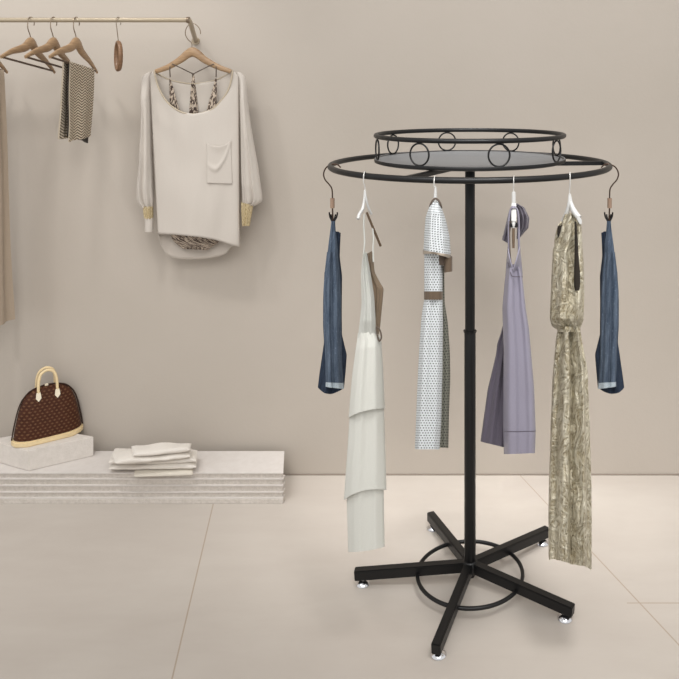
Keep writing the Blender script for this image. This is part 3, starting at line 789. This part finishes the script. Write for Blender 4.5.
obj('skirt_tier', garment([(358,333),(356.4,345),(352.2,376),(348.8,418)], [(375.5,331),(381,339),(382.8,365),(384.7,408.5)], D1, [(0,.022),(.2,.034),(1,.046)], nrow=60, folds=FW, sag=-.006, it=1), M['ivoryskirt'], d1)

# ------------------------------------------------------------------ dotted dress
D2 = ringD(435)[0]-.012
hg = thing('plastic_hanger', P(435.5, 200, D2), 'white hanger mostly hidden in the neck of the dotted white dress', 'clothes hanger', WH)
hook_over(435, P(435.4, 192, D2), hg, M['whitewire'], wire=.0016)
obj('neck_stem', T([P(435.6,187,D2), P(435.4,193,D2), P(435.2,203,D2)], [.0026,.0040,.0056], seg=12), M['plastic'], hg)
bmh = bmesh.new()
tube(bmh, catmull([P(435.2,200,D2), P(434,207,D2-.03), P(433,218,D2-.055)], 6), .0055, seg=10)
tube(bmh, catmull([P(435.2,200,D2), P(436,207,D2+.03), P(438,218,D2+.055)], 6), .0055, seg=10)
obj('shoulders', bmh, M['plastic'], hg)
d2 = thing('dotted_dress', P(434, 440, D2), 'white dress with small dark dots and brown belt hanging left of the rack pole', 'dress')
obj('shoulder_cape', garment([(432,201.5),(429.2,207),(425.8,217),(424.5,232),(423.6,251)], [(438.6,202),(441.2,207),(446,221.5),(449.6,238),(450.8,255.5)], D2, [(0,.02),(.2,.06),(1,.075)], nrow=50, folds=((2,.006,.3,1,-1),), ns=.005, it=1), M['dots'], d2)
obj('neck_binding', T(catmull([P(429.6,208.5,D2-.012), P(431,203.5,D2-.02), P(433.2,200,D2-.02), P(435.6,198.6,D2-.02), P(438.4,200.4,D2-.02), P(440.4,204,D2-.02), P(441.4,208,D2-.012)], 6), .0028, seg=8), M['darkbrown'], d2)
obj('cape_trim', garment([(423,250),(423,254.5)], [(451.2,254.5),(451.2,259)], D2, .078, nrow=6, folds=((2,.006,.3,1,-1),), sag=-.006), M['tapetan'], d2)
obj('cape_lining', garment([(428,254),(430,260),(434,264)], [(450.6,256),(450.8,262),(449,266)], D2+.008, .05, nrow=10), M['darkbrown'], d2)
obj('sleeve_cuff', garment([(443.4,259),(443.6,273)], [(452.4,257),(452.4,271.5)], D2-.022, .020, nrow=14), M['browntape'], d2)
obj('bodice', garment([(424.4,252),(424.2,275),(424.3,293)], [(443,252),(442.8,270),(442.4,293)], D2-.014, .032, nrow=30, folds=((2,.003,0,0,-1),)), M['dots'], d2)
obj('belt', garment([(423.9,291.3),(424,299.6)], [(442.8,291.3),(442.8,299.6)], D2-.014, .0335, nrow=8, folds=((2,.003,0,0,-1),)), M['browntape'], d2)
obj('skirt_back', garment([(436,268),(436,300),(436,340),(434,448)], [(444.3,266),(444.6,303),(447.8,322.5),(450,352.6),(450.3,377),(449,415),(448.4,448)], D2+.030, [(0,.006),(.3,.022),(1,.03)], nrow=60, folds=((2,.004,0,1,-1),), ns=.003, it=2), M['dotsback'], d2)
obj('skirt', garment([(424.4,298),(421.6,315),(419,352.6),(417.2,390),(415,449)], [(442.5,298),(443,320),(442.5,370),(441.2,425),(439.6,449.5)], D2-.012, [(0,.028),(1,.036)], nrow=70, folds=((1.6,.005,.8,.6,-1),(5,.001,1,1,-1)), ns=.002, it=2), M['dots'], d2)

# ------------------------------------------------------------------ lilac dress
D3 = ringD(514)[0]-.010
hg = thing('plastic_hanger', P(513.6, 200, D3), 'white hanger seen end-on in the neck of the lilac dress', 'clothes hanger', WH)
hook_over(514, P(513.6, 192, D3), hg, M['whitewire'], wire=.0014)
obj('neck_stem', bar(bmesh.new(), P(513.7,191.5,D3), P(513.7,204.5,D3), .0095, .008, up=(0,1,0)), M['plastic'], hg)
bmh = bmesh.new()
bar(bmh, P(513.8,203,D3), P(513.8,222,D3-.018), .0125, .010, up=(0,1,0))
lathe(bmh, P(513.6,228,D3-.018), [(.003,0),(.0052,.006),(.0052,.012),(.003,.016)], 14)
obj('shoulders', bmh, M['plastic'], hg)
obj('clip', bar(bmesh.new(), P(509.6,225,D3-.014), P(517.8,225,D3-.014), .016, .011, up=(0,0,1)), M['darkclip'], hg)
obj('side_bar', T([P(513.6,224,D3-.016), P(513.4,236,D3-.018), P(513.5,248,D3-.02)], [.003,.0038,.003], seg=10), M['brownbar'], hg)
d3 = thing('lilac_dress', P(508, 440, D3), 'glossy lilac halter dress hanging right of the rack pole', 'dress')
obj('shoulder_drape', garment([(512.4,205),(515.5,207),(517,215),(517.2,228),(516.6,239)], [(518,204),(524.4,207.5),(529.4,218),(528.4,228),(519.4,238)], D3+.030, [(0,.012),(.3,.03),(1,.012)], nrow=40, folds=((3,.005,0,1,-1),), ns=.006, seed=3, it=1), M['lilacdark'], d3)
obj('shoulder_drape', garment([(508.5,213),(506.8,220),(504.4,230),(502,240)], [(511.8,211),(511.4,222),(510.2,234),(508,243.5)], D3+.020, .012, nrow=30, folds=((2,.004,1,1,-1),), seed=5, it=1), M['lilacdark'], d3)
lp_ = [(511.5,268),(509.4,255),(508.8,236),(509,220),(510.6,210),(513.4,207),(516.6,209),(518.4,217),(518.8,236),(518.6,255),(516.4,266)]
obj('halter_neck', T(catmull([P(x, y, D3-.012+(.006 if 207 < y < 225 else 0)) for x, y in lp_], 6), .0032, seg=8, flat=(1,1.5)), M['lilac'], d3)
obj('halter_binding', T(catmull([P(x+(.9 if x < 513.5 else -.9), y+.9, D3-.016) for x, y in lp_[:4]], 6), .0016, seg=8), M['darkbrown'], d3)
bod = panel([(508.0,247),(509.9,258),(513,270),(516.8,258),(519.8,246)], [(505.4,279),(514,281),(522.6,278)], lambda s, v: D3-.010-(.030-.030*v)*(max(0,1-(2*s-1)**2))**.5+.012*v, 30, 20, 0, 10, 2)
obj('bodice_yoke', bod, M['lilac'], d3, mods=[SOL])
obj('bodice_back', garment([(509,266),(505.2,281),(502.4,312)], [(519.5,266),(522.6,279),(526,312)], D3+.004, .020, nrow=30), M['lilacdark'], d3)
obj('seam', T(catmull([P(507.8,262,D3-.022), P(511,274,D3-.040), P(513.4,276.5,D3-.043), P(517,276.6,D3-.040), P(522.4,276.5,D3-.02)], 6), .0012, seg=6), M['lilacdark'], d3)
obj('skirt_back', garment([(503.6,322),(500.5,334),(497,344),(496.2,353),(487.6,390),(480.4,441.5)], [(512,322),(512,344),(512,390),(509,448.5)], D3+.026, [(0,.012),(1,.028)], nrow=60, folds=((2.6,.005,0,1,-1),), ns=.005, seed=2, it=1), M['lilacdark'], d3)  # darker colour carries the shade inside the skirt
obj('front', garment([(506.6,268),(504.6,282),(502.2,308),(502.8,327),(503.6,350),(503.2,390),(503,430),(503.8,454.2)], [(519.6,266),(522.6,279),(526,310),(529,328),(531.6,358),(534.2,390),(535.7,430),(535,453)], D3-.012, [(0,.018),(.2,.026),(1,.040)], nrow=90, folds=((1.3,.010,.3,.8,-1),(4.6,.0015,1,1.5,-1)), ns=.003, seed=9, it=2), M['lilac'], d3)
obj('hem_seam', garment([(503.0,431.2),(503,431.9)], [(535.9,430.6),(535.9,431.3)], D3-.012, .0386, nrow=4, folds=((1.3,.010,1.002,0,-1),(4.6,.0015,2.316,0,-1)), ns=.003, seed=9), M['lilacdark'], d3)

# ------------------------------------------------------------------ gold crinkled dress
D4 = ringD(570)[0]-.012
hg = thing('plastic_hanger', P(569.5, 204, D4), 'white hanger with a white size clip carrying the long gold crinkled dress', 'clothes hanger', WH)
hook_over(570, P(569.6, 196, D4), hg, M['whitewire'], wire=.0017)
bmh = bmesh.new()
tube(bmh, catmull([P(569.6,194,D4), P(569,204,D4), P(566.8,213,D4+.008), P(563.2,221,D4+.02)], 6), [.003+.0035*min(1,i/12) for i in range(19)], seg=12)
tube(bmh, catmull([P(569.8,194,D4), P(571,203,D4), P(574,211,D4-.012), P(579,218,D4-.026)], 6), [.003+.005*min(1,i/12) for i in range(19)], seg=12, flat=(1,1.2))
obj('shoulders', bmh, M['plastic'], hg)
obj('side_bar', T([P(568.4,217,D4+.01), P(564,224,D4+.012), P(559.6,230,D4+.014)], .0034, seg=10), M['brownbar'], hg)
plate([(576.6,216.5),(578.6,215),(582,220),(581.6,224.6),(579.4,224),(577,219.5)], D4-.034, .010, M['plastic'], 'size_clip', hg, bev=.001)
d4 = thing('crinkled_dress', P(570, 560, D4), 'long gold crinkled dress with tied waist hanging on the round rack', 'dress')
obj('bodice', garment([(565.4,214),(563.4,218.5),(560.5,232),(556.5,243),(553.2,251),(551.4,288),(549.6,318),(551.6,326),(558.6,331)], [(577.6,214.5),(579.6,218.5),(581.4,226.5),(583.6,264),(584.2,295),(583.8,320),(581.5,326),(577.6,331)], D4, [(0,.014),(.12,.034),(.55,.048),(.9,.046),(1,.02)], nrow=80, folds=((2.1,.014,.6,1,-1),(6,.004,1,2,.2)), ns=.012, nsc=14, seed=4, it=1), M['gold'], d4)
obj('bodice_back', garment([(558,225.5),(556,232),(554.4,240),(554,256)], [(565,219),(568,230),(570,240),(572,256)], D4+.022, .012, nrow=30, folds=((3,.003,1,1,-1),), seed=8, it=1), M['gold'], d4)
def frontish(x, y): return D4-.045
bmh = garment([(574.6,222),(574.7,250),(573.9,275),(574.0,286),(575,290.5)], [(576.4,222),(578.2,250),(580.2,275),(580.2,286),(579,290.5)], D4-.0475, .010, nrow=40, it=1)
obj('armhole_shade_solid', bmh, plain('armhole_shade', (38,31,24), .95), d4)  # dark solid standing for the shade inside the arm opening
obj('armhole_shade_solid', garment([(557.6,227),(557.2,233),(558.4,240)], [(563.2,224),(562.6,231),(559.6,241)], D4+.006, .008, nrow=20, it=1), plain('armhole_side_shade', (38,31,24), .95), d4)  # shade of the other arm opening, also as a dark solid
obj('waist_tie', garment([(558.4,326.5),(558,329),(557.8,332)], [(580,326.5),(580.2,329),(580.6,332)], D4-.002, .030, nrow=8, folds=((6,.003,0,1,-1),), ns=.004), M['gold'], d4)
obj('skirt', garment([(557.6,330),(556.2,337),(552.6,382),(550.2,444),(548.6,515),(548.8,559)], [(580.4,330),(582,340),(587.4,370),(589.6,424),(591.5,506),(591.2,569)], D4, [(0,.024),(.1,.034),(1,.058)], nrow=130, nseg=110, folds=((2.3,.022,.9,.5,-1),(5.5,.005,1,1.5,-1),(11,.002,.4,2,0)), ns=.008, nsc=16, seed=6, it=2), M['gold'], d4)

# ------------------------------------------------------------------ jeans and their clip hangers, one at each end of the ring
D5 = 2.325
def jeans(mir, where):
    fx = (lambda x: 942-x) if mir else (lambda x: x)
    def pr(pts): return [(fx(x), y) for x, y in pts]
    def gar(l, r, *a, **k): return garment(pr(r), pr(l), *a, **k) if mir else garment(l, r, *a, **k)
    Q = lambda x, y, d=0: P(fx(x), y, D5+d)
    h = thing('clip_hanger', Q(332.4, 210), 'dark wire clip hanger with tan sleeve at the '+where+' end of the rack ring', 'clothes hanger', 'clip hangers on the round rack')
    obj('hook', T(catmull([Q(340.8,167.6,.005), Q(337.5,164.8,.004), Q(332.6,164.3,.002), Q(326.6,167.2), Q(323.6,173.5), Q(325,179.5), Q(329.2,184.5), Q(332,189.5), Q(332.4,199)], 8), .0021, seg=8), M['bronze'], h)
    obj('tan_sleeve', T([Q(332.4,198.2), Q(332.4,208)], .0068, seg=16), M['tan'], h)
    obj('stem', T([Q(332.4,207), Q(333,221)], .0024, seg=8), M['bronze'], h)
    for a, b in ((329.3, 331.9), (337.4, 334.4), (331.0, 332.6), (335.4, 333.8)):
        y0 = 212.4 if a in (329.3, 337.4) else 214.6
        obj('clip', T(catmull([Q(a, y0, -.004), Q(a+(b-a)*.25, 217), Q(b, 221.5), Q(b, 227)], 5), .0024, seg=8), M['darkclip'], h)
    j = thing('folded_jeans', Q(332, 390), 'blue jeans folded lengthwise, clipped at the '+where+' end of the rack ring', 'jeans', 'jeans on the round rack')
    obj('waistband', gar([(331.4,221),(330.6,229),(328.6,244),(327,258)], [(335,221),(335.6,230),(337.4,244),(338,258)], D5-.004, [(0,.006),(1,.020)], nrow=30, folds=((2,.003,0,1,-1),), ns=.003, it=1), M['denim'], j)
    obj('back_panel', gar([(334.4,231.4),(334,244),(332,290)], [(340.6,233.2),(340,246),(339.6,257),(342,277),(341.8,293),(341.6,310)], D5+.014, [(0,.010),(1,.02)], nrow=40, folds=((2,.003,0,1,-1),), it=1), M['denimdark'], j)
    obj('leg', gar([(324.6,272),(323.2,300),(323.3,326),(324.2,342),(319.6,374),(318,387)], [(341.8,290),(341.8,312),(341.9,335),(346.9,355),(345.6,372),(344,388)], D5+.016, [(0,.016),(1,.028)], nrow=60, folds=((2.5,.006,0,1,-1),), ns=.004, seed=3, it=1, sag=.020), M['denimdark'], j)
    lg = obj('leg', gar([(327.2,252),(324.8,272),(323.4,291),(323.2,326),(325.2,350),(326,384)], [(337.6,252),(339.8,275),(341,300),(341.2,335),(342,360),(343.2,385.5)], D5-.008, [(0,.020),(1,.026)], nrow=70, folds=((2.2,.005,.5,.7,-1),(4.5,.002,0,1,-1)), ns=.004, seed=7, it=1), M['denim'], j)
    obj('seam', T(catmull([Q(331.5,262,-.034), Q(331.5,300,-.036), Q(331.8,340,-.036), Q(332.6,381,-.037)], 6), .0007, seg=6), M['denim'], lg)
    obj('frayed_hem', gar([(326,382),(325.8,386.5)], [(343.2,383),(343.8,389)], D5-.008, .0270, nrow=8, folds=((2.2,.005,1.2,0,-1),(4.5,.002,1,0,-1)), ns=.004, seed=7), M['fray'], j)
jeans(False, 'left'); jeans(True, 'right')

# ------------------------------------------------------------------ camera, light, view
cd = bpy.data.cameras.new('camera'); co = bpy.data.objects.new('camera', cd); C.objects.link(co)
co.location = (0, 0, CH); co.rotation_euler = (PI/2, 0, 0)
cd.sensor_width = 36; cd.lens = F/679*36; cd.sensor_fit = 'HORIZONTAL'
cd.shift_x = -(PX-339.5)/679; cd.shift_y = -(339.5-PY)/679
cd.clip_start = .05
bpy.context.scene.camera = co
w = bpy.data.worlds.new('world'); bpy.context.scene.world = w; w.use_nodes = True
bg = w.node_tree.nodes['Background']; bg.inputs[0].default_value = (1.0, .995, .985, 1); bg.inputs[1].default_value = .82
def area(name, loc, target, size, size_y, energy, col=(1,.985,.965)):
    l = bpy.data.lights.new(name, 'AREA'); l.shape = 'RECTANGLE'; l.size = size; l.size_y = size_y; l.energy = energy; l.color = col
    o = bpy.data.objects.new(name, l); C.objects.link(o); o.location = loc
    o.rotation_euler = (Vector(target)-Vector(loc)).to_track_quat('-Z', 'Y').to_euler(); return o
def spot(name, loc, target, energy, ang=60, rad=.03, blend=.8, col=(1,.985,.965)):
    l = bpy.data.lights.new(name, 'SPOT'); l.energy = energy; l.spot_size = math.radians(ang); l.spot_blend = blend; l.shadow_soft_size = rad; l.color = col
    o = bpy.data.objects.new(name, l); C.objects.link(o); o.location = loc
    o.rotation_euler = (Vector(target)-Vector(loc)).to_track_quat('-Z', 'Y').to_euler(); return o
area('front_fill_panel', (0, -.6, 3.2), (0, 3, .8), 3, 1.5, 49)  # added unseen front fill, flattens the light on rack and wall
area('fill_panel', (.4, .2, 3.4), (.3, 3.1, .5), 1.2, 1.2, 6)  # weak added fill without a visible source
a = area('wall_edge_fill', (.2, 2.95, 3.4), (.2, 2.9, 0), 1.6, .2, 2.5); a.data.spread = math.radians(30)  # added unseen strip brightening the floor edge along the wall
spot('pool_fill_spot', (.7, .7, 3.5), (.32, 2.8, 0), 232, ang=36, rad=.35, blend=1)  # added unseen spots building up the bright pool at the wall base
spot('pool_fill_spot', (-1.2, .9, 3.5), (-.05, 3.0, .1), 180, ang=24, rad=.3, blend=1)
spot('pool_fill_spot', (-.1, .9, 3.5), (.05, 3.1, .15), 118, ang=22, rad=.3, blend=1)
spot('pool_fill_spot', (-1.7, 1.0, 3.5), (-.25, 2.95, .05), 20, ang=22, rad=.3, blend=1)
spot('ceiling_spot', (-2.3, 1.5, 3.75), (-1.75, 3.0, 1.2), 74, ang=50, rad=.15)
spot('ceiling_spot', (-1.3, 1.5, 3.75), (-1.65, 3.0, 1.2), 74, ang=50, rad=.15)
vs = bpy.context.scene.view_settings
vs.view_transform = 'Standard'; vs.look = 'None'; vs.gamma = 1; vs.use_curve_mapping = False; vs.exposure = 0
